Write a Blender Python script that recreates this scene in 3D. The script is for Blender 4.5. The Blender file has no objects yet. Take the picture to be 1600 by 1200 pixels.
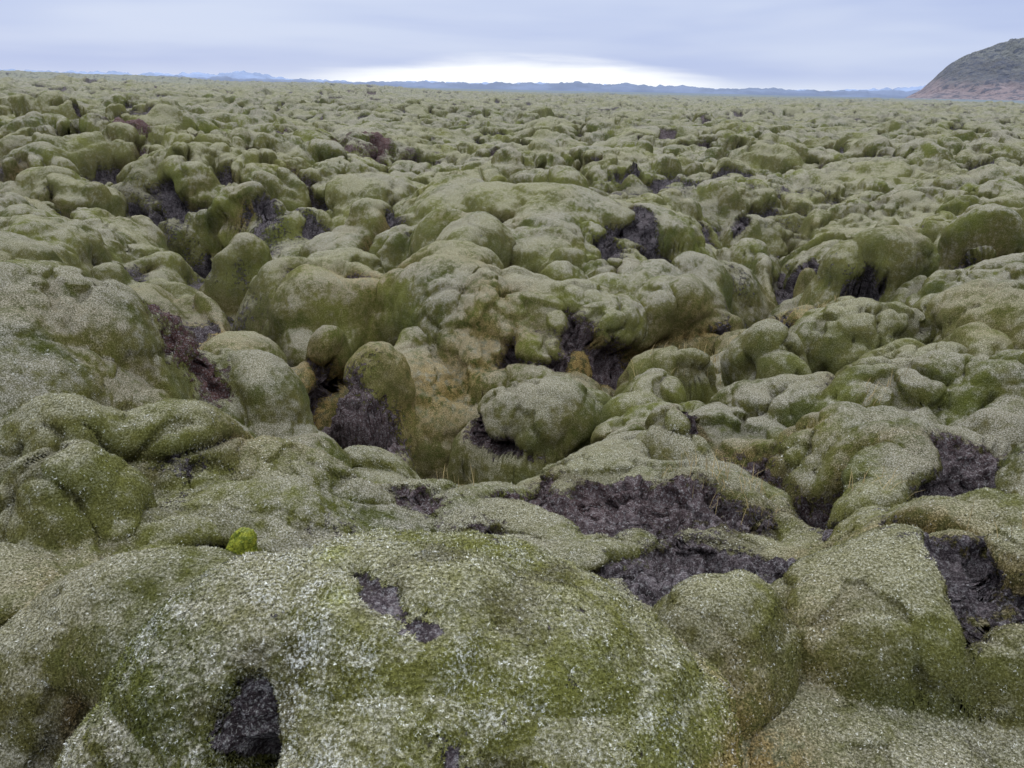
import bpy, math, numpy as np, time
from concurrent.futures import ThreadPoolExecutor
from mathutils import Matrix, Vector
T0=time.time()
E=2.0
F=np.float32
rng=np.random.default_rng(7)

# ---------------------------------------------------------------- noise
def h3(ix,iy,iz,seed):
    h=(ix.astype(np.uint32)*np.uint32(374761393))^(iy.astype(np.uint32)*np.uint32(668265263))^(iz.astype(np.uint32)*np.uint32(2246822519))
    h=h+np.uint32((seed*3266489917)&0xffffffff)
    h^=h>>np.uint32(15); h*=np.uint32(2246822519); h^=h>>np.uint32(13); h*=np.uint32(3266489917); h^=h>>np.uint32(16)
    return h
def u01(h): return (h>>np.uint32(8)).astype(F)*F(1/16777216.0)
def _vn(x,y,z,seed):
    fx=np.floor(x);fy=np.floor(y);fz=np.floor(z)
    ix=fx.astype(np.int32);iy=fy.astype(np.int32);iz=fz.astype(np.int32)
    tx=x-fx;ty=y-fy;tz=z-fz
    tx=tx*tx*(3-2*tx);ty=ty*ty*(3-2*ty);tz=tz*tz*(3-2*tz)
    r=0
    for a in (0,1):
        wx=tx if a else 1-tx
        for b in (0,1):
            wy=ty if b else 1-ty
            for c in (0,1):
                wz=tz if c else 1-tz
                r=r+u01(h3(ix+a,iy+b,iz+c,seed))*wx*wy*wz
    return (r*2-1).astype(F)
def _par(fn,arrs,nout=1):
    n=arrs[0].size; cs=60000
    flat=[a.ravel() for a in arrs]
    outs=[np.empty(n,F) for _ in range(nout)]
    def job(s):
        r=fn(*[a[s:s+cs] for a in flat])
        if nout==1: outs[0][s:s+cs]=r
        else:
            for o,q in zip(outs,r): o[s:s+cs]=q
    with ThreadPoolExecutor(8) as ex: list(ex.map(job,range(0,n,cs)))
    outs=[o.reshape(arrs[0].shape) for o in outs]
    return outs[0] if nout==1 else outs
def vn(x,y,z,s,seed):
    return _par(lambda a,b,c:_vn(a/F(s),b/F(s),c/F(s),seed),[x,y,z])
def fbm(x,y,z,s,seed,o=4,g=.5):
    def f(a,b,c):
        r=0;amp=1.;sc=s;t=0
        for i in range(o):
            r=r+amp*_vn(a/F(sc),b/F(sc),c/F(sc),seed+i*17);t+=amp;amp*=g;sc*=.5
        return (r/F(t)).astype(F)
    return _par(f,[x,y,z])
def spheres3(x,y,z,s,seed,lo=.5,hi=.95):
    def f(x,y,z):
        x=x/F(s);y=y/F(s);z=z/F(s)
        fx=np.floor(x).astype(np.int32);fy=np.floor(y).astype(np.int32);fz=np.floor(z).astype(np.int32)
        best=np.zeros(x.shape,F)-1; rid=np.zeros(x.shape,F)
        for i in (-1,0,1):
            for j in (-1,0,1):
                for k in (-1,0,1):
                    a=fx+i;b=fy+j;c=fz+k
                    h=h3(a,b,c,seed)
                    jx=(h&np.uint32(1023)).astype(F)*F(.8/1023)+F(.1)
                    jy=((h>>np.uint32(10))&np.uint32(1023)).astype(F)*F(.8/1023)+F(.1)
                    jz=((h>>np.uint32(20))&np.uint32(1023)).astype(F)*F(.8/1023)+F(.1)
                    w=u01(h*np.uint32(2654435761))
                    R=F(lo)+w*F(hi-lo)
                    d=(x-a-jx)**2+(y-b-jy)**2+(z-c-jz)**2
                    v=R*R-d
                    m=v>best
                    best=np.where(m,v,best); rid=np.where(m,w,rid)
        return np.sqrt(np.maximum(best,0)),rid
    return _par(f,[x,y,z],2)
def spheres2(x,y,s,seed,lo,hi):
    def f(x,y):
        x=x/F(s);y=y/F(s)
        fx=np.floor(x).astype(np.int32);fy=np.floor(y).astype(np.int32);z0=np.zeros(x.shape,np.int32)
        best=np.zeros(x.shape,F)-1
        for i in (-1,0,1):
            for j in (-1,0,1):
                a=fx+i;b=fy+j
                h=h3(a,b,z0,seed)
                jx=(h&np.uint32(1023)).astype(F)*F(.8/1023)+F(.1)
                jy=((h>>np.uint32(10))&np.uint32(1023)).astype(F)*F(.8/1023)+F(.1)
                w=u01(h*np.uint32(2654435761)); an=u01(h*np.uint32(747796405))*F(3.1416)
                R=F(lo)+w*F(hi-lo)
                dx=x-a-jx;dy=y-b-jy
                ca=np.cos(an);sa=np.sin(an)
                p=dx*ca+dy*sa;q=-dx*sa+dy*ca
                v=R*R-(p*p*F(.6)+q*q*F(1.6))
                best=np.maximum(best,v)
        return np.sqrt(np.maximum(best,0))
    return _par(f,[x,y])
def sstep(a,b,x):
    t=np.clip((x-a)/(b-a),0,1); return t*t*(3-2*t)
def smax(a,b,k): return .5*(a+b+np.sqrt((a-b)**2+k*k))
def gnormals(P):
    du=np.empty_like(P);dv=np.empty_like(P)
    du[1:-1]=P[2:]-P[:-2];du[0]=P[1]-P[0];du[-1]=P[-1]-P[-2]
    dv[:,1:-1]=P[:,2:]-P[:,:-2];dv[:,0]=P[:,1]-P[:,0];dv[:,-1]=P[:,-1]-P[:,-2]
    n=np.cross(dv,du);n/=np.maximum(np.linalg.norm(n,axis=2,keepdims=True),1e-12)
    return n.astype(F)
def blurn(n,k):
    for ax in (0,1):
        c=np.cumsum(np.concatenate([np.repeat(n.take([0],ax),k+1,ax),n,np.repeat(n.take([-1],ax),k,ax)],ax),axis=ax,dtype=np.float64)
        L=n.shape[ax]
        n=(c.take(range(2*k+1,2*k+1+L),ax)-c.take(range(0,L),ax))/(2*k+1)
    n/=np.maximum(np.linalg.norm(n,axis=2,keepdims=True),1e-9)
    return n.astype(F)
def polyd(X,Y,pts):
    d=np.full(X.shape,1e9,F)
    for (a,b) in zip(pts[:-1],pts[1:]):
        ax,ay=a;bx,by=b;L=(bx-ax)**2+(by-ay)**2
        t=np.clip(((X-ax)*(bx-ax)+(Y-ay)*(by-ay))/L,0,1)
        d=np.minimum(d,np.hypot(X-ax-t*(bx-ax),Y-ay-t*(by-ay)))
    return d.astype(F)

def raw_mesh(name,co,faces,nv,mats,masks=None,smooth=True,vec=None):
    me=bpy.data.meshes.new(name)
    me.vertices.add(len(co)); me.vertices.foreach_set("co",co.astype(F).ravel())
    n=len(faces)
    me.loops.add(n*nv); me.loops.foreach_set("vertex_index",faces.astype(np.int32).ravel())
    me.polygons.add(n); me.polygons.foreach_set("loop_start",np.arange(0,n*nv,nv,dtype=np.int32))
    me.update(calc_edges=True)
    me.polygons.foreach_set("use_smooth",np.full(n,smooth,bool))
    if masks:
        for k,a in masks.items():
            at=me.attributes.new(k,'FLOAT_COLOR','POINT')
            at.data.foreach_set("color",a.astype(F).ravel())
    if vec is not None:
        at=me.attributes.new("hn",'FLOAT_VECTOR','POINT');at.data.foreach_set("vector",vec.astype(F).ravel())
    for m in mats: me.materials.append(m)
    ob=bpy.data.objects.new(name,me); bpy.context.collection.objects.link(ob)
    return ob
def grid_mesh(name,P,mats,masks=None,closed=False):
    R,C,_=P.shape
    idx=np.arange(R*C,dtype=np.int32).reshape(R,C)
    if closed:
        nx=np.roll(idx,-1,axis=1)
        q=np.stack([idx[:-1],nx[:-1],nx[1:],idx[1:]],-1).reshape(-1,4)
    else:
        q=np.stack([idx[:-1,:-1],idx[:-1,1:],idx[1:,1:],idx[1:,:-1]],-1).reshape(-1,4)
    return raw_mesh(name,P.reshape(-1,3),q,4,mats,masks)

# ---------------------------------------------------------------- materials
class NT:
    def __init__(s,tree): s.t=tree; s.n=tree.nodes; s.l=tree.links
    def put(s,sock,v):
        if v is None: return
        if isinstance(v,(int,float)): sock.default_value=v
        elif isinstance(v,(tuple,list)):
            sock.default_value=tuple(v) if len(v)==len(sock.default_value) else tuple(v)+(1,)
        else: s.l.new(v,sock)
    def math(s,op,a,b=None,c=None,clamp=False):
        n=s.n.new('ShaderNodeMath');n.operation=op;n.use_clamp=clamp
        s.put(n.inputs[0],a);s.put(n.inputs[1],b)
        if c is not None: s.put(n.inputs[2],c)
        return n.outputs[0]
    def mix(s,f,a,b,mode='MIX'):
        n=s.n.new('ShaderNodeMix');n.data_type='RGBA';n.blend_type=mode
        s.put(n.inputs[0],f);s.put(n.inputs[6],a);s.put(n.inputs[7],b);return n.outputs[2]
    def noise(s,vec,scale,detail=3,rough=.55,dist=0):
        n=s.n.new('ShaderNodeTexNoise');s.put(n.inputs['Vector'],vec);n.inputs['Scale'].default_value=scale
        n.inputs['Detail'].default_value=detail;n.inputs['Roughness'].default_value=rough;n.inputs['Distortion'].default_value=dist
        return n.outputs['Fac']
    def rng(s,v,a,b,c=0.,d=1.,smooth=True):
        n=s.n.new('ShaderNodeMapRange');n.interpolation_type='SMOOTHSTEP' if smooth else 'LINEAR'
        s.put(n.inputs[0],v);n.inputs[1].default_value=a;n.inputs[2].default_value=b;n.inputs[3].default_value=c;n.inputs[4].default_value=d
        return n.outputs[0]
    def attr(s,name):
        n=s.n.new('ShaderNodeAttribute');n.attribute_name=name
        sp=s.n.new('ShaderNodeSeparateColor');s.l.new(n.outputs['Color'],sp.inputs[0]);return list(sp.outputs)+[n.outputs['Alpha']]
def newmat(name):
    m=bpy.data.materials.new(name);m.use_nodes=True;nt=NT(m.node_tree);nt.n.clear()
    o=nt.n.new('ShaderNodeOutputMaterial');b=nt.n.new('ShaderNodeBsdfPrincipled');nt.l.new(b.outputs[0],o.inputs[0])
    b.inputs['Roughness'].default_value=.95;b.inputs['Specular IOR Level'].default_value=.15
    return m,nt,b
def moss_material(name,tuft=False):
    m,nt,b=newmat(name)
    g=nt.n.new('ShaderNodeNewGeometry');pos=g.outputs['Position']
    hn=None
    if tuft:
        ha=nt.n.new('ShaderNodeAttribute');ha.attribute_name="hn"
        vm=nt.n.new('ShaderNodeMix');vm.data_type='VECTOR';vm.inputs[0].default_value=.35
        nt.l.new(ha.outputs['Vector'],vm.inputs[4]);nt.l.new(g.outputs['Normal'],vm.inputs[5])
        vn_=nt.n.new('ShaderNodeVectorMath');vn_.operation='NORMALIZE';nt.l.new(vm.outputs[1],vn_.inputs[0]);hn=vn_.outputs[0]
    sp=nt.n.new('ShaderNodeSeparateXYZ');nt.l.new(ha.outputs['Vector'] if tuft else g.outputs['Normal'],sp.inputs[0]);nz=sp.outputs[2]
    m1=nt.attr("m1");m2=nt.attr("m2")
    rock,ochre,rust,dist_tone=m1[0],m1[1],m1[2],m1[3]
    haze,frost,bright,crease=m2[0],m2[1],m2[2],m2[3]
    nbig=nt.noise(pos,.35,3);nmid=nt.noise(pos,2.2,4,.6);nsm=nt.noise(pos,14,4,.65)
    nhue=nt.noise(pos,.9,3,.6)
    ngr=nt.noise(pos,130,3,.75)
    c=nt.mix(nt.rng(nmid,.35,.65),(.054,.062,.014),(.106,.096,.030))
    c=nt.mix(nt.rng(nhue,.45,.68,0,.7),c,(.120,.130,.026))
    c=nt.mix(nt.rng(nbig,.38,.62,0,.4),c,(.138,.128,.048))
    up=nt.math('ADD',nt.rng(nz,.30,.98,0,.82),nt.math('MULTIPLY',nt.math('SUBTRACT',nsm,.5),1.9))
    up=nt.math('ADD',up,nt.math('MULTIPLY',nt.math('SUBTRACT',nmid,.5),2.5))
    up=nt.math('ADD',up,nt.math('MULTIPLY',nt.math('SUBTRACT',nhue,.5),-1.3))
    up=nt.rng(up,.08,.95)
    tips=nt.rng(ngr,.42,.60)
    upf=nt.math('MULTIPLY',up,nt.math('ADD',nt.math('MULTIPLY',tips,.60),.36))
    grey=nt.mix(nt.rng(nbig,.4,.6),(.275,.260,.222),(.255,.246,.176))
    c=nt.mix(upf,c,grey)
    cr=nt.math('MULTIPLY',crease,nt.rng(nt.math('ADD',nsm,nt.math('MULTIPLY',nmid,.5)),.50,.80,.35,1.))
    c=nt.mix(cr,c,(.036,.028,.017))  # crevice shading painted into the colour as dead-moss brown
    c=nt.mix(bright,c,nt.mix(nt.rng(nt.noise(pos,60,3),.35,.65),(.12,.16,.02),(.34,.36,.04)))
    oc=nt.math('MULTIPLY',ochre,nt.rng(nt.math('ADD',nsm,nt.math('MULTIPLY',ngr,.6)),.70,.88,0,.85))
    c=nt.mix(oc,c,nt.mix(nt.rng(ngr,.3,.7),(.13,.080,.022),(.31,.215,.062)))
    rk=nt.math('ADD',rock,nt.math('MULTIPLY',nt.math('SUBTRACT',nt.noise(pos,22,5,.7),.5),2.0))
    rk=nt.rng(rk,.42,.62)
    rc=nt.mix(nt.rng(nsm,.35,.65),(.034,.027,.031),(.125,.103,.118))
    rc=nt.mix(rust,rc,nt.mix(nsm,(.05,.022,.022),(.14,.072,.066)))
    rc=nt.mix(nt.rng(nt.noise(pos,60,3,.7),.52,.62,0,.6),rc,(.28,.27,.29))
    c=nt.mix(rk,c,rc)
    fr=nt.math('MULTIPLY',frost,nt.rng(nt.math('ADD',ngr,nt.math('MULTIPLY',nsm,.5)),.72,.92))
    c=nt.mix(fr,c,(.45,.46,.45))
    gv=nt.rng(ngr,.32,.70,.45 if not tuft else .70,1.55,False)
    gv=nt.math('MULTIPLY',gv,dist_tone)  # plain tone multiplier, lower in the far field
    mm=nt.n.new('ShaderNodeCombineXYZ')
    for i in range(3): nt.l.new(gv,mm.inputs[i])
    c=nt.mix(1.,c,mm.outputs[0],'MULTIPLY')
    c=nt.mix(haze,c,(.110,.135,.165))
    nt.l.new(c,b.inputs['Base Color'])
    if tuft:
        nt.l.new(hn,b.inputs['Normal'])
    else:
        bh=nt.math('ADD',nt.math('MULTIPLY',nt.noise(pos,42,5,.75),.030),nt.math('MULTIPLY',ngr,.014))
        bh=nt.math('ADD',bh,nt.math('MULTIPLY',nt.math('MULTIPLY',rk,nt.noise(pos,9,6,.75)),.14))
        bp=nt.n.new('ShaderNodeBump');bp.inputs['Strength'].default_value=.9;bp.inputs['Distance'].default_value=1.
        nt.l.new(bh,bp.inputs['Height']);nt.l.new(bp.outputs[0],b.inputs['Normal'])
    b.inputs['Specular IOR Level'].default_value=.06
    return m
moss=moss_material("moss_and_lava")
mosst=moss_material("moss_sprigs",True)

# ---------------------------------------------------------------- terrain
CP=[(-1.5,1.5,1.80),(0,1.5,1.7),(1.2,1.5,1.72),(-1,.7,1.8),(0,.8,1.7),(1,.7,1.7),
(-2,2.5,1.65),(-1,2.5,1.75),(0,2.5,1.85),(1,2.5,1.72),(2.2,2.5,1.58),
(-2.8,3.5,1.55),(-1.5,3.5,1.8),(-.3,3.5,2.05),(1,3.5,2.05),(2.5,3.5,1.85),
(-3.5,4.5,1.65),(-2.2,4.5,2.05),(-.8,4.5,2.4),(.5,4.5,2.4),(1.6,4.5,2.3),(3,4.5,1.95),
(-4.2,5.4,1.65),(-2.8,5.4,2.05),(-1.5,5.4,2.75),(-.3,5.4,3.1),(.8,5.4,3.0),(1.8,5.4,2.5),(3,5.4,2.05),(4.2,5.4,1.9),
(-5,6.5,1.65),(-3.5,6.5,2.15),(-2,6.5,3.0),(-.8,6.5,3.55),(.8,6.5,3.4),(2.2,6.5,2.8),(3.5,6.5,2.15),(5,6.5,1.95),
(-6,8,1.85),(-4.2,8,2.4),(-2.5,8,2.95),(-1,8,3.15),(.5,8,3.15),(2,8,3.2),(3.4,8,2.65),(5,8,2.15),
(-7,10,2.0),(-5,10,2.5),(-3,10,2.6),(-.8,10,2.5),(1,10,2.7),(3,10,3.1),(4.8,10,2.5),(7,10,2.0),
(-8,12,2.1),(-5,12.5,2.9),(-3,12,2.75),(-.5,12,2.5),(2,12,2.6),(4.4,12,2.95),(6.5,12,2.35),(9,12,1.8),
(-10,15,1.9),(-6,15,2.3),(-3,15,2.25),(0,15,2.0),(3,15,2.2),(5.5,15,2.7),(8,15,2.05),(11,15,1.6),
(-13,20,1.6),(-8,20,1.8),(-3,20,2.3),(2,20,2.1),(7,20,2.2),(12,20,1.5),
(-20,30,1.2),(-10,30,1.5),(0,30,1.9),(8,30,1.8),(18,30,1.3),
(-30,45,.9),(-15,45,1.2),(0,45,1.6),(15,45,1.6),(30,45,1.2),
(-50,80,.6),(-25,80,.9),(0,80,1.5),(25,80,1.5),(50,80,1.3),
(-100,150,.0),(-40,150,.6),(0,150,1.5),(50,150,1.6),(90,150,1.4),
(-200,300,-2.4),(-80,300,-.4),(0,300,1.6),(100,300,1.7),(200,300,1.5),
(-330,500,-4.0),(-120,500,1.0),(0,500,3.5),(180,500,3.5),(330,500,3),
(-600,1000,6),(0,1000,9),(600,1000,9),(-2000,3000,12),(0,3000,14),(2000,3000,14),(0,6000,16),(-4000,6000,16),(4000,6000,16)]
MOUNDS=[ # X,Y,topD,rx,ry,H
(-6.9,16.5,1.50,1.15,.8,1.3),(-5.3,15.5,1.85,.6,.55,.8),(-.83,10.0,2.0,1.0,1.1,.8),(-2.3,8.4,2.42,.58,.6,.9),(-2.6,10.3,2.15,1.2,.8,.7),
(-1.43,7.3,2.45,.46,.42,.55),(.28,6.4,2.45,.60,.5,.8),(2.6,9.5,2.05,.62,.55,.9),(1.67,7.5,2.4,.35,.3,.4),(1.1,6.2,2.4,.3,.35,.5),
(2.64,5.45,1.85,.50,.45,.6),(3.25,5.3,1.83,.62,.45,.6),(2.5,6.4,1.98,.35,.5,.6),(1.33,4.8,1.98,.34,.3,.6),(1.63,4.5,2.05,.30,.28,.5),
(2.2,4.5,1.88,.5,.38,.5),(1.43,3.6,1.93,.24,.2,.3),(2.45,3.9,1.78,.7,.42,.35),(.68,2.0,1.44,.28,.26,.45),(1.75,2.15,1.40,.85,.45,.40),
(2.15,2.8,1.58,.22,.22,.3),(-2.0,3.15,1.4,.36,.3,.5),(-1.6,3.3,1.48,.38,.4,.6),(-1.72,2.65,1.40,.34,.3,.4),(-.95,2.02,1.45,.75,.34,.5),
(-3.7,6.45,1.6,.62,.5,.8),(-3.65,5.3,1.6,.42,.4,.8),(-4.2,6.3,1.45,.4,.4,.7),(-4,8.6,2.08,1.1,.7,.6),(-5,8.7,1.8,.55,.5,.7),
(-2.3,5.5,2.0,.52,.4,.6),(7.1,11.8,1.65,.72,.6,.9),(5.1,10.7,1.85,.68,.5,.5),(.6,14.2,1.70,2.8,1.4,.9),(.4,12.4,2.05,.5,.42,.6),
(1.3,11.1,2.15,.5,.42,.6),(-2.4,13.9,1.9,.65,.5,.7),(-4.3,12.1,2.25,.47,.45,.7),(-1.4,4.3,2.1,.32,.5,.6),(-.15,8.1,2.8,.4,.4,.5),(.5,8.4,2.75,.5,.4,.5),
(-1.0,6.3,3.0,.35,.3,.5),(-3.0,7.2,2.35,.55,.45,.6),(3.6,7.6,2.05,.8,.6,.6),(4.6,7.2,1.95,.6,.6,.5),(1.0,9.3,2.45,.6,.5,.5),(-2.9,4.6,1.75,.4,.35,.5)]
PITS=[(-5.6,14.3,.9,.9),(-2.2,5.0,.35,.5),(-.9,6.6,.5,.25),(-2.9,5.6,.3,.5),(2.9,9.9,.5,.4),(-.55,7.0,.25,.45),(.9,6.7,.3,.4),(-1.35,6.95,.28,.45),(2.3,5.25,.25,.3),(1.05,4.6,.15,.4),(-1.95,2.8,.2,.3),(-3.3,5.8,.25,.5),
(-9,24,1.5,.8),(-3.2,25,1.8,.9),(.5,24,1.3,.8),(6,26,1.5,.7),(5,17,.8,.6),(.74,1.50,.22,.22),(-1.2,1.4,.3,.28),(-.2,2.2,.45,.12),(-1.0,2.5,.3,.2)]
ROCK=[(.85,2.6,.22,0),(1.3,2.6,.26,0),(1.7,2.7,.22,0),(.5,3.4,.22,0),(-.15,3.3,.2,0),(-.75,3.1,.2,0),(1.0,3.1,.2,0),(-2.25,5.05,.5,1),(-2.0,5.1,.3,1),(-2.9,5.5,.35,1),(1.1,8.2,.5,0),(-5.6,14.6,1.4,0),
(-.95,6.8,.4,0),(.9,6.6,.35,0),(-1.15,3.75,.2,0),(-1.3,2.5,.15,0),(-3.1,11.9,.6,0),(-1.5,3.0,.15,0),(2.7,3.6,.3,0),(1.2,4.5,.25,0),(1.35,12,.5,0),(-.3,4.3,.3,0),(.6,4.0,.20,0),(2.9,8.9,.4,0),(-5.5,27,2.0,1),(4,22,1.8,0),(7,21,1.5,0),(-9,20,1.2,1),(-1.45,7.15,.35,0),(-3.2,25,1.5,0),(.5,24,1.2,0),(1.7,7.9,.35,0),(2.4,4.0,.25,0),(1.75,3.1,.2,0),(.5,2.75,.15,0),(1.5,2.25,.12,0),(.1,3.8,.18,0),(-.5,3.6,.2,0),(0,5.0,.3,0),(3.2,11.5,.5,0),(5.5,12.5,.5,0)]
OCH=[(-2.6,7.7,.7),(-.6,6.9,.6),(-.5,8.3,.6),(-2,10,.8),(-1.57,2.3,.22),(.68,1.55,.22),(.72,1.65,.15),(1.0,7.1,.7),(-3.6,6.2,.45),(-.9,7.6,.5),(1.5,3.0,.2),(-3.2,7.9,.7),(-.2,9.3,.6),(-1.6,8.0,.6),(1.0,2.1,.15),(-1.2,3.7,.3),(3.2,8.6,.5),(-2.4,6.4,.5)]

r=np.concatenate([np.geomspace(.05,.85,40)[:-1],np.geomspace(.85,60,1500)[:-1],np.geomspace(60,400,260)[:-1],np.geomspace(400,9000,60)])
az=np.concatenate([np.linspace(-180,-42,110)[:-1],np.linspace(-42,42,1200)[:-1],np.linspace(42,180,110)[:-1]])
az=np.radians(az)
RR,AA=np.meshgrid(r.astype(F),az.astype(F),indexing='ij')
X=(RR*np.sin(AA)).astype(F);Y=(RR*np.cos(AA)).astype(F);Z0=np.zeros_like(X)
LR=np.log(np.maximum(RR,.3))
def basef(A,L):
    num=np.full(A.shape,.02*1.7,F);den=np.full(A.shape,.02,F)
    for (cx,cy,cd) in CP:
        ca=math.atan2(cx,cy);cl=math.log(math.hypot(cx,cy))
        w=np.exp(-(((A-ca)/.13)**2+((L-cl)/.13)**2)).astype(F)
        num+=w*F(cd);den+=w
    return num/den
D=np.empty_like(X)
with ThreadPoolExecutor(8) as ex:
    def jb(i): D[i:i+40]=basef(AA[i:i+40],LR[i:i+40])
    list(ex.map(jb,range(0,X.shape[0],40)))
base=(-D-F(.06)).astype(F)
near=sstep(10,26,RR);far=sstep(40,90,RR);vfar=1-sstep(380,700,RR)
flatfar=1-.42*sstep(22,60,RR)
rid=.5-np.abs(fbm(X+.3*Y,Y*1.4,Z0,11,16,3))*1.6
base+=(.65*near*fbm(X,Y,Z0,8,11,3)+.8*near*rid-.15*near)*vfar*flatfar
base+=1.0*far*fbm(X,Y,Z0,40,12,3)*vfar
base+=.14*fbm(X,Y,Z0,2.2,13,3)
for (px,py,pr,pd) in PITS:
    base-=F(pd)*np.exp(-((X-px)**2+(Y-py)**2)/(pr*pr)).astype(F)
wx=X+.6*vn(X,Y,Z0,1.3,21)+.22*vn(X,Y,Z0,.45,23);wy=Y+.6*vn(X,Y,Z0,1.3,22)+.22*vn(X,Y,Z0,.45,24)
fn=np.abs(fbm(wx,wy,Z0,4.2,25,2))
fis=(1-sstep(0,.08,fn))*sstep(5.0,7.5,RR)*(1-sstep(70,150,RR))*sstep(-.3,.1,fbm(X,Y,Z0,7,26,2))
gul=polyd(wx*.6+X*.4,wy*.6+Y*.4,[(-.6,6.9),(1.0,7.2),(2.0,8.5),(3.3,9.9),(4.3,12),(5.4,15.5),(6.5,19)])
g1=np.exp(-(gul/.38)**2)*sstep(5.5,6.5,RR)
gul2=polyd(wx*.6+X*.4,wy*.6+Y*.4,[(-1.6,6.9),(-3.1,9.3),(-5.0,12.6),(-6.4,14.6),(-9.5,17.5)])
g2=np.exp(-(gul2/.38)**2)
gl=np.clip(fis*.9+g1+g2,0,1.1)
big=spheres2(wx,wy,2.1,31,.2,.85)
big2=spheres2(wx+7,wy+3,.95,32,.1,.82)
slab=(1-sstep(1.0,2.8,np.abs(X-.2)-.12*Y))*(1-sstep(4.4,5.6,RR))
nearslab=1-sstep(2.3,3.2,RR)
flat=np.clip(np.maximum(slab*.8,nearslab),0,1)
amp=(.35+.65*sstep(2,6.5,RR))*(1-.68*flat)*flatfar
clump=sstep(-.35,.35,fbm(X,Y,Z0,6,14,2))
c2=sstep(-.4,.3,fbm(X,Y,Z0,3.3,17,2))
z=base+amp*(.85*big*(.4+.8*clump)*(1-.6*gl)+.50*big2*(.25+.85*c2)-.32)
for (mx,my,md,rx,ry,H) in MOUNDS:
    ext=max(rx,ry)*1.6
    i0=np.searchsorted(r,max(.05,math.hypot(mx,my)-ext));i1=np.searchsorted(r,math.hypot(mx,my)+ext)
    s=slice(i0,i1)
    wf=.35*min(1,my/4.)
    dx=(wx[s]*wf+X[s]*(1-wf)-mx)/rx;dy=(wy[s]*wf+Y[s]*(1-wf)-my)/ry
    q=dx*dx+dy*dy
    dome=np.where(q<1,-md-H*(1-np.sqrt(np.maximum(1-q,0))),-md-H-(np.sqrt(q)-1)*3.)
    dome=np.where(q>2.5,-50,dome)
    nz_=smax(z[s],dome,.06)
    z[s]=np.where(dome<z[s]-.5,z[s],nz_)
z-=(.50*gl).astype(F)
P=np.stack([X,Y,z],-1).astype(F)
lod=(1-sstep(300,500,RR))*(1-.30*sstep(22,60,RR))
n=gnormals(P);n=blurn(n,5)
wz=.34*vn(P[...,0],P[...,1],P[...,2],.75,41)+.08*vn(P[...,0],P[...,1],P[...,2],.25,45);wz2=.34*vn(P[...,0],P[...,1],P[...,2],.75,42)+.08*vn(P[...,0],P[...,1],P[...,2],.25,46)
s2a,_=spheres3(P[...,0]+wz,P[...,1]+wz2,P[...,2],.66,51,.42,.92)
s2b,_=spheres3(P[...,0]+wz,P[...,1]+wz2,P[...,2]*1.3,1.25,53,.5,.95)
mb=sstep(-.35,.15,fbm(X,Y,Z0,5.5,18,3))
rough=sstep(-.5,.4,fbm(X,Y,Z0,3.5,15,3))*.75+.38
nearf=(.40+.60*sstep(1.5,5,RR))*(1-.35*flat)
da_=.37*(s2a-.35)-.30*(1-sstep(0,.30,s2a))
db_=.54*(s2b-.45)-.32*(1-sstep(0,.32,s2b))+.07*(s2a-.35)
s2=s2a*(1-mb)+s2b*mb
P=P+n*((da_*(1-mb)+db_*mb)*rough*lod*nearf)[...,None]
n=gnormals(P);n=blurn(n,2)
wz=.14*vn(P[...,0],P[...,1],P[...,2],.25,43);wz2=.14*vn(P[...,0],P[...,1],P[...,2],.25,44)
s3,id3=spheres3(P[...,0]+wz,P[...,1]+wz2,P[...,2],.29,52,.42,.92)
lod3=(1-sstep(60,120,RR))
r3=sstep(-.3,.45,fbm(X,Y,Z0,2.0,19,2))
P=P+n*((.10+.9*r3)*lod3*nearf*(.10*(s3-.35)-.03*(1-sstep(0,.25,s3))))[...,None]
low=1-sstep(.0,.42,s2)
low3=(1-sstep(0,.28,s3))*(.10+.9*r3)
nm=fbm(X,Y,P[...,2],.9,61,4)
nb=fbm(X,Y,Z0,5,62,3)
gap=1-sstep(.05,.4,big+.6*big2)
rock=.95*low*sstep(-.45,.15,nm+.5*nb)+.5*low*gap+.10*gap+.20*sstep(.25,.6,nm)+gl*(.28+.9*nm-.25*(s2-.3)+.25*low)
rock*=1-.45*nearslab
och=.8*low*sstep(-.15,.3,-nm)+.15*low+.25*sstep(.2,.5,-nm)+.35*gl*sstep(-.2,.3,-nm)*(RR<14)
och*=.8*(1-sstep(12,30,RR))
rust=np.zeros_like(X)+sstep(.1,.4,nb)*.35
for (px,py,pr,rs) in ROCK:
    g=np.exp(-((X-px)**2+(Y-py)**2)/(pr*pr)).astype(F)
    rock+=.75*g*(.56+1.5*nm-.5*(s2-.35)-.35*(s3-.4))
    if rs: rust=np.maximum(rust,np.minimum(g*1.6,1))
for (px,py,pr) in OCH:
    g=np.exp(-((X-px)**2+(Y-py)**2)/(pr*pr)).astype(F)
    och+=.85*g*(.35+1.0*(.6-s2)+1.0*nm)+(.7*g if py<1.7 else 0); rock-=.15*g
rock=np.clip(rock,0,1)
crease=np.clip(.80*low*(1-.4*nearslab)+.40*low3+.38*gl+.35*np.exp(-((X+1.2)**2+(Y-1.4)**2)/.3**2),0,.9)  # mask for painted crevice shade, plus a darker patch left of the boulder
n=gnormals(P)
jag=fbm(P[...,0],P[...,1],P[...,2],.14,71,4,.65)
fine=fbm(P[...,0],P[...,1],P[...,2],.07,72,3,.6)
med=fbm(P[...,0],P[...,1],P[...,2],.35,73,3,.6)
lod4=1-sstep(20,50,RR)
rkm=sstep(.4,.7,rock)
P=P+n*((rkm*(-.018*sstep(2,4,RR)-.004+.14*jag)+.012*fine+.036*med)*lod4)[...,None]
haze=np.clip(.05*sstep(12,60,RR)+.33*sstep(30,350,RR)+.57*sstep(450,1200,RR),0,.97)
P[...,2]+=E
one=np.ones_like(X)
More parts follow.
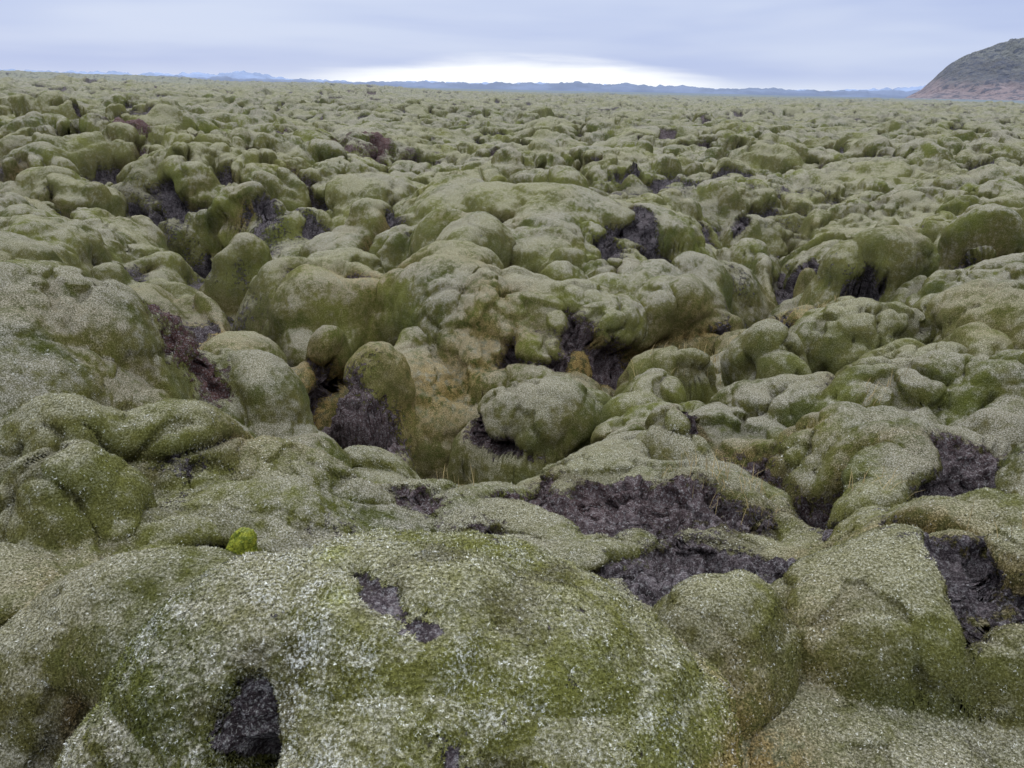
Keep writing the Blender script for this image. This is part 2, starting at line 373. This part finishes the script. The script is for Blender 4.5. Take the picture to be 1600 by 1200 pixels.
m1=np.stack([rock,np.clip(och,0,1),rust,.96-.16*sstep(8,60,RR)],-1)  # last channel: moss tone, darker with distance
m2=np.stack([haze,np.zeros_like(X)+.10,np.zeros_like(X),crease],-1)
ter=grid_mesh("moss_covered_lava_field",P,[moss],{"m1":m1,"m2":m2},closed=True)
terP=P;ter1=m1;ter2=m2
def ground(x_,y_):
    i=min(np.searchsorted(r,math.hypot(x_,y_)),len(r)-1);j=min(np.searchsorted(az,math.atan2(x_,y_)),len(az)-1)
    return terP[i,j]
print("terrain",time.time()-T0)

# ---------------------------------------------------------------- hero boulder
def boulder(C,R,NT_,NP,seed,thmax=118,sc=1.):
    th=np.radians(np.linspace(.3,thmax,NT_)).astype(F);ph=np.linspace(0,2*np.pi,NP,endpoint=False).astype(F)
    TH,PH=np.meshgrid(th,ph,indexing='ij')
    d=np.stack([np.sin(TH)*np.cos(PH),np.sin(TH)*np.sin(PH),np.cos(TH)],-1)
    k=(np.abs(d[...,0])**2.15+np.abs(d[...,1])**2.1+np.abs(d[...,2])**2.15)**(-1/2.13)
    P=(d*k[...,None]*np.array(R,F)+np.array(C,F)).astype(F)
    n=(P-np.array(C,F))/np.array(R,F)**2;n/=np.linalg.norm(n,axis=2,keepdims=True);n=n.astype(F)
    x,y,zz=P[...,0],P[...,1],P[...,2]
    s,_=spheres3(x+.1*sc*vn(x,y,zz,.3*sc,seed),y,zz,.42*sc,seed+1,.6,.95)
    s=np.maximum(s,.3)
    P=P+n*(sc*(.12*(s-.6)+.06*fbm(x,y,zz,.45*sc,seed+2,3)))[...,None]
    return P,n
C=(-.23,1.50,-1.61);Rr=(.80,.55,.57)
P,n=boulder(C,Rr,760,1300,90)
x,y,zz=P[...,0],P[...,1],P[...,2]
def seg(a,b):
    a=np.array(a,F);b=np.array(b,F);ab=b-a
    t=np.clip(((P-a)@ab)/(ab@ab),0,1)
    return np.linalg.norm(P-a-t[...,None]*ab,axis=2)
jn=fbm(x,y,zz,.10,101,4,.6)
crack=np.minimum(seg((-.35,1.50,-1.04),(-.22,1.36,-1.04)),seg((-.22,1.36,-1.04),(-.10,1.28,-1.06)))
crack=np.minimum(crack,seg((-.125,1.17,-1.15),(-.09,1.09,-1.22))*.6)
crk=1-sstep(.010,.050,crack+.075*jn)
cav=np.sqrt(((x+.535)/.095)**2+((zz+1.20)/.13)**2+((y-1.12)/.2)**2)
cv=1-sstep(.85,1.0,cav+.35*jn)
deep=np.sqrt(((x+.53)/.085)**2+((zz+1.27)/.065)**2+((y-1.1)/.25)**2)
dp=1-sstep(.85,1.0,deep+.3*jn)
nf=fbm(x,y,zz,.035,103,3,.6);ng=fbm(x,y,zz,.16,104,3)
P=P+n*(.010*nf+.026*ng-.020*crk*(1+2*jn)-cv*(.075+.10*jn)-dp*.22)[...,None]
rock=np.clip(crk*.85+cv*1.0+.44*sstep(.12,.5,jn),0,1)
fr=.8*np.exp(-(((x+.43)/.045)**2+((zz+1.13)/.10)**2))*(y<1.5)+.7*np.exp(-(((x+.56)/.07)**2+((zz+1.05)/.03)**2))*(y<1.4)+.12+.45*sstep(.05,.4,ng)+.45*cv*(1-dp)
lime=np.exp(-((x+.42)**2+(y-1.56)**2)/.035**2)*.35+np.exp(-((x+.37)**2+(y-1.40)**2)/.03**2)*.35
och=.9*np.exp(-((x-.52)/.12)**2)*sstep(-1.30,-1.42,zz)
P[...,2]+=E
o=np.ones_like(x);zr=np.zeros_like(x)
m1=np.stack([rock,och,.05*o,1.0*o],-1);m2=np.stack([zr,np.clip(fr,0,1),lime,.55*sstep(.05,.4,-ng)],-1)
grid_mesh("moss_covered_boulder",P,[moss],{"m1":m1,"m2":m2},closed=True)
heroP=P;hero1=m1;hero2=m2
# small bright moss cushion
gz=ground(-.93,2.22)
Pc,_=boulder((float(gz[0]),float(gz[1]),float(gz[2])-E+.01),(.052,.045,.10),160,220,77,110,.22)
nc=fbm(Pc[...,0],Pc[...,1],Pc[...,2],.02,111,3,.6)
Pc=Pc+np.array([.35,0,0],F)*(Pc[...,2:3]-(float(gz[2])-E))
Pc=Pc*1.0;Pc[...,0]+=.006*nc;Pc[...,2]+=E+.008*nc
oc_=np.ones(Pc.shape[:2]);zc=oc_*0
grid_mesh("bright_moss_cushion",Pc,[moss],{"m1":np.stack([zc,zc,zc,oc_],-1),"m2":np.stack([zc,zc,oc_*.7,zc],-1)},closed=True)
print("hero",time.time()-T0)

# ---------------------------------------------------------------- moss tufts (tiny sprigs near the path)
def surf_samples(P,M1,M2,density,mask):
    a=P[1:,:-1]-P[:-1,:-1];b=P[:-1,1:]-P[:-1,:-1]
    cr=np.cross(b,a);ar=np.linalg.norm(cr,axis=2)
    G=blurn(gnormals(P),2)
    w=(ar*mask[:-1,:-1]*density).astype(np.float64)
    cnt=rng.poisson(w)
    ii,jj=np.nonzero(cnt);rep=cnt[ii,jj];ii=np.repeat(ii,rep);jj=np.repeat(jj,rep)
    u=rng.random(len(ii))[:,None];v=rng.random(len(ii))[:,None]
    p=P[ii,jj]+a[ii,jj]*u+b[ii,jj]*v
    return p,G[ii,jj].astype(np.float64),M1[ii,jj],M2[ii,jj]
i1=np.searchsorted(r,5.0)
TP=terP[:i1]
msk=(np.abs(AA[:i1])<math.radians(41))*(RR[:i1]>1.0)*(1-sstep(2.0,4.5,RR[:i1])*.8)*(ter1[:i1,:,0]<.5)
p1,n1_,a1,b1=surf_samples(TP,ter1[:i1],ter2[:i1],14000,msk)
hm=(heroP[...,1]<1.9)*(hero1[...,0]<.5)
p2,n2_,a2_,b2=surf_samples(heroP,hero1,hero2,22000,hm)
n2_=np.where(((p2-np.array([C[0],C[1],C[2]+E]))*n2_).sum(1,keepdims=True)<0,-n2_,n2_)
n1_=np.where(n1_[:,2:3]<-.5,-n1_,n1_)
p=np.concatenate([p1,p2]);nn=np.concatenate([n1_,n2_]);A1=np.concatenate([a1,a2_]);B1=np.concatenate([b1,b2])
N=len(p);print("tufts",N)
t=rng.normal(size=(N,3));t-=nn*(t*nn).sum(1,keepdims=True);t/=np.linalg.norm(t,axis=1,keepdims=True);bt=np.cross(nn,t)
sz=(.003+.0045*rng.random((N,1)))*(1+.6*np.clip((p[:,1:2]-2.5)/2.5,0,1))
K=4;cos=[]
for k in range(K):
    an=2*np.pi*k/K+rng.random((N,1))*.9
    dr=t*np.cos(an)+bt*np.sin(an);sd=-t*np.sin(an)+bt*np.cos(an)
    ln=sz*(.7+.6*rng.random((N,1)))
    c0=p-nn*.001+sd*ln*.34;c1=p-nn*.001-sd*ln*.34;c2_=p+dr*ln*.95+nn*ln*(.35+.55*rng.random((N,1)))
    cos.append(np.stack([c0,c1,c2_],1))
co=np.stack(cos,1).reshape(-1,3)
faces=np.arange(len(co)).reshape(-1,3)
B1=B1.copy();B1[:,1]=np.clip(B1[:,1]+(rng.random(N)<.20)*.7,0,1);A1=A1.copy();A1[:,0]=0
raw_mesh("moss_tufts",co,faces,3,[mosst],{"m1":np.repeat(A1,3*K,axis=0),"m2":np.repeat(B1,3*K,axis=0)},smooth=False,vec=np.repeat(nn,3*K,axis=0))

# ---------------------------------------------------------------- dry grass
gm,nt,b=newmat("dry_grass_straw")
g=nt.n.new('ShaderNodeNewGeometry')
c=nt.mix(nt.noise(g.outputs['Position'],9,2),(.16,.11,.045),(.38,.31,.17));nt.l.new(c,b.inputs['Base Color'])
GR=[(1.3,3.75,.16,60),(1.05,3.95,.2,60),(1.7,7.4,.3,80),(1.1,7.0,.5,200),(.75,7.4,.4,120),(1.75,2.4,.12,6),(2.6,5.0,.2,50),(3.3,8.6,.4,120),(2.6,8.2,.4,120),(-1.1,7.0,.3,50),(2.2,7.9,.4,120),(.2,7.3,.3,60),(-.3,3.9,.2,15),(1.9,3.5,.15,25),(3.9,9.6,.4,100)]
V=[];Fc=[]
for (gx,gy,gr,gn) in GR:
    for _ in range(gn):
        a=rng.random()*6.283;q=gr*math.sqrt(rng.random());b0=np.array(ground(gx+q*math.cos(a),gy+q*math.sin(a)))
        L=.05+.10*rng.random();ld=rng.random()*6.283;le=rng.random()*.9
        dv=np.array([math.cos(ld)*le,math.sin(ld)*le,1.]);dv/=np.linalg.norm(dv)
        wdt=np.array([math.sin(ld),-math.cos(ld),0])*(.0011+.0003*gy*.5)
        m_=b0+dv*L*.55;e_=b0+dv*L+np.array([math.cos(ld),math.sin(ld),-.5])*L*.3*le
        k=len(V);V+=[b0-wdt,b0+wdt,m_+wdt*.8,m_-wdt*.8,e_+wdt*.2,e_-wdt*.2];Fc+=[(k,k+1,k+2,k+3),(k+3,k+2,k+4,k+5)]
raw_mesh("dry_grass",np.array(V),np.array(Fc),4,[gm],smooth=False)

# ---------------------------------------------------------------- mountain
def ridge_field(name,az0,az1,r0,r1,hf,mat,nu=500,nv=120):
    a=np.radians(np.linspace(az0,az1,nu));rr=np.linspace(r0,r1,nv)
    R_,A_=np.meshgrid(rr,a,indexing='ij')
    x=(R_*np.sin(A_)).astype(F);y=(R_*np.cos(A_)).astype(F)
    P=np.stack([x,y,hf(np.degrees(A_),R_,x,y)],-1)
    return grid_mesh(name,P,[mat])
def mt_h(A,R_,x,y):
    prof=np.interp(A,[24.2,25.2,26.0,26.7,27.4,28.2,29.2,30.2,31.5,34,38,43,50,56],[0,.06,.20,.42,.64,.76,.84,.96,1.0,1.02,1.1,.85,.4,0])
    t=(R_-2300)/900
    front=sstep(0,.62,t)**.85*(1-sstep(.75,1.,t))
    z0=np.zeros_like(x)
    nn=fbm(x,y,z0,220,201,5,.55)
    gul=np.abs(fbm(x+.4*y,y*.3,z0,70,203,4,.6))
    return (180*prof*front*(1+.18*nn)-90*gul*prof*front+4-14)
m,nt,b=newmat("mountain_slope")
g=nt.n.new('ShaderNodeNewGeometry');pos=g.outputs['Position']
sp=nt.n.new('ShaderNodeSeparateXYZ');nt.l.new(pos,sp.inputs[0])
n1=nt.noise(pos,.012,6,.65,.5);n2=nt.noise(pos,.05,5,.7)
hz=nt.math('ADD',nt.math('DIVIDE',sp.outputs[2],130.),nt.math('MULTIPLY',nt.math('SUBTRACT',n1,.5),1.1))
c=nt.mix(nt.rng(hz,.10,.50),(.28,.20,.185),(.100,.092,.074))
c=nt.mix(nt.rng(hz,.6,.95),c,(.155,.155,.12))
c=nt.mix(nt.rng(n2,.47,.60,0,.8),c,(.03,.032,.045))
c=nt.mix(.30,c,(.22,.26,.38))  # distance haze painted into the slope colour as a blue tint
nt.l.new(c,b.inputs['Base Color'])
bp=nt.n.new('ShaderNodeBump');bp.inputs['Strength'].default_value=1.;bp.inputs['Distance'].default_value=1.;nt.l.new(nt.math('MULTIPLY',nt.noise(pos,.03,6,.7),40),bp.inputs['Height']);nt.l.new(bp.outputs[0],b.inputs['Normal'])
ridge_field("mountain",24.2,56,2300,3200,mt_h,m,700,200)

def hillmat(name,col):
    m,nt,b=newmat(name)
    g=nt.n.new('ShaderNodeNewGeometry')
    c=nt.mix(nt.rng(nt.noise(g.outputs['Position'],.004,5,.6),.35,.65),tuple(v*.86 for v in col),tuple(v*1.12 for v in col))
    nt.l.new(c,b.inputs['Base Color']);return m
def hh(pts,seed,jit,r0,r1,zb=-20):
    xs=[p[0] for p in pts];ys=[p[1] for p in pts]
    def f(A,R_,x,y):
        t=(R_-r0)/(r1-r0)
        el=np.interp(A,xs,ys)
        z0=np.zeros_like(x)
        el=el*(1+jit*fbm((A*40).astype(F),(t*30).astype(F),z0,30,seed,5,.6))
        return zb+(np.radians(np.maximum(el,0))*7000+20)*np.sin(np.clip(t,0,1)*np.pi)**.7
    return f
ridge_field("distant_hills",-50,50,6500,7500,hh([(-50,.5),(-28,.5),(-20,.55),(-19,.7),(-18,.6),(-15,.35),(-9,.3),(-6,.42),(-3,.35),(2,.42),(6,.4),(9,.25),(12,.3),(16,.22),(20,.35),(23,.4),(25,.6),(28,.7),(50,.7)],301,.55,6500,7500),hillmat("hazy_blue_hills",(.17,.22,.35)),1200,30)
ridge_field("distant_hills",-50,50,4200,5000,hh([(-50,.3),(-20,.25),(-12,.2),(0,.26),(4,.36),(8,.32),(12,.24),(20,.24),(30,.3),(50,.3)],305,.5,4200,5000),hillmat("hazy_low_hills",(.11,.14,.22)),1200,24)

# ---------------------------------------------------------------- world
w=bpy.data.worlds.new("World");bpy.context.scene.world=w;w.use_nodes=True
nt=NT(w.node_tree);nt.n.clear()
out=nt.n.new('ShaderNodeOutputWorld')
tc=nt.n.new('ShaderNodeTexCoord');d=tc.outputs['Generated']
sp=nt.n.new('ShaderNodeSeparateXYZ');nt.l.new(d,sp.inputs[0])
azn=nt.math('ARCTAN2',sp.outputs[0],sp.outputs[1]);el=sp.outputs[2]
mp=nt.n.new('ShaderNodeMapping');nt.l.new(d,mp.inputs[0]);mp.inputs['Scale'].default_value=(2.0,2.0,14)
mp.inputs['Rotation'].default_value=(0,.05,0)
n1=nt.noise(mp.outputs[0],1.0,3,.5,.3)
mp2=nt.n.new('ShaderNodeMapping');nt.l.new(d,mp2.inputs[0]);mp2.inputs['Scale'].default_value=(6,6,60)
n2=nt.noise(mp2.outputs[0],1.0,5,.55,.3)
cl=nt.mix(nt.rng(n1,.3,.7),(.47,.56,.84),(.64,.72,.92))
cl=nt.mix(nt.rng(n2,.35,.75,0,.15),cl,(.70,.76,.92))
zen=nt.rng(el,.12,.95,0,1)
cl=nt.mix(zen,cl,(2.85,2.95,2.98))
da=nt.math('SUBTRACT',azn,.01)
gau=nt.math('EXPONENT',nt.math('MULTIPLY',nt.math('POWER',nt.math('ABSOLUTE',nt.math('DIVIDE',da,.23)),2.5),-1.))
top=nt.math('ADD',nt.math('MULTIPLY',gau,.033),nt.math('MULTIPLY',nt.math('SUBTRACT',n2,.5),.024))
gp=nt.rng(nt.math('SUBTRACT',el,top),-.014,.010,1,0)
gp=nt.math('MULTIPLY',gp,nt.rng(gau,.0,.6))
cl=nt.mix(gp,cl,(1.15,1.17,1.17))
low_=nt.math('MULTIPLY',nt.rng(el,.0,.024,.6,0),nt.rng(azn,-.5,.05,.35,1.))
cl=nt.mix(low_,cl,(.90,.96,1.04))
bg=nt.n.new('ShaderNodeBackground');nt.l.new(cl,bg.inputs[0]);bg.inputs[1].default_value=.95
sky=nt.n.new('ShaderNodeTexSky');sky.sky_type='NISHITA';sky.sun_disc=False
sky.sun_elevation=math.radians(40);sky.sun_rotation=math.radians(-25)
bg2=nt.n.new('ShaderNodeBackground');nt.l.new(sky.outputs[0],bg2.inputs[0]);bg2.inputs[1].default_value=.004
ad=nt.n.new('ShaderNodeAddShader');nt.l.new(bg.outputs[0],ad.inputs[0]);nt.l.new(bg2.outputs[0],ad.inputs[1]);nt.l.new(ad.outputs[0],out.inputs[0])

sd=bpy.data.lights.new("sun",'SUN');sd.energy=1.25;sd.angle=math.radians(18);sd.color=(1,.97,.93)
so=bpy.data.objects.new("sun",sd);bpy.context.collection.objects.link(so)
ea,aa=math.radians(40),math.radians(-25)
v=Vector((math.sin(aa)*math.cos(ea),math.cos(aa)*math.cos(ea),math.sin(ea)))
so.rotation_euler=v.to_track_quat('Z','Y').to_euler()

cam=bpy.data.cameras.new("camera");co=bpy.data.objects.new("camera",cam);bpy.context.collection.objects.link(co)
cam.sensor_width=36;cam.lens=27;cam.clip_end=20000;cam.clip_start=.02
co.matrix_world=Matrix.Translation((0,0,E))@Matrix.Rotation(math.radians(69),4,'X')@Matrix.Rotation(math.radians(1.2),4,'Z')
bpy.context.scene.camera=co
bpy.context.scene.view_settings.view_transform='Standard'
print("done",time.time()-T0)
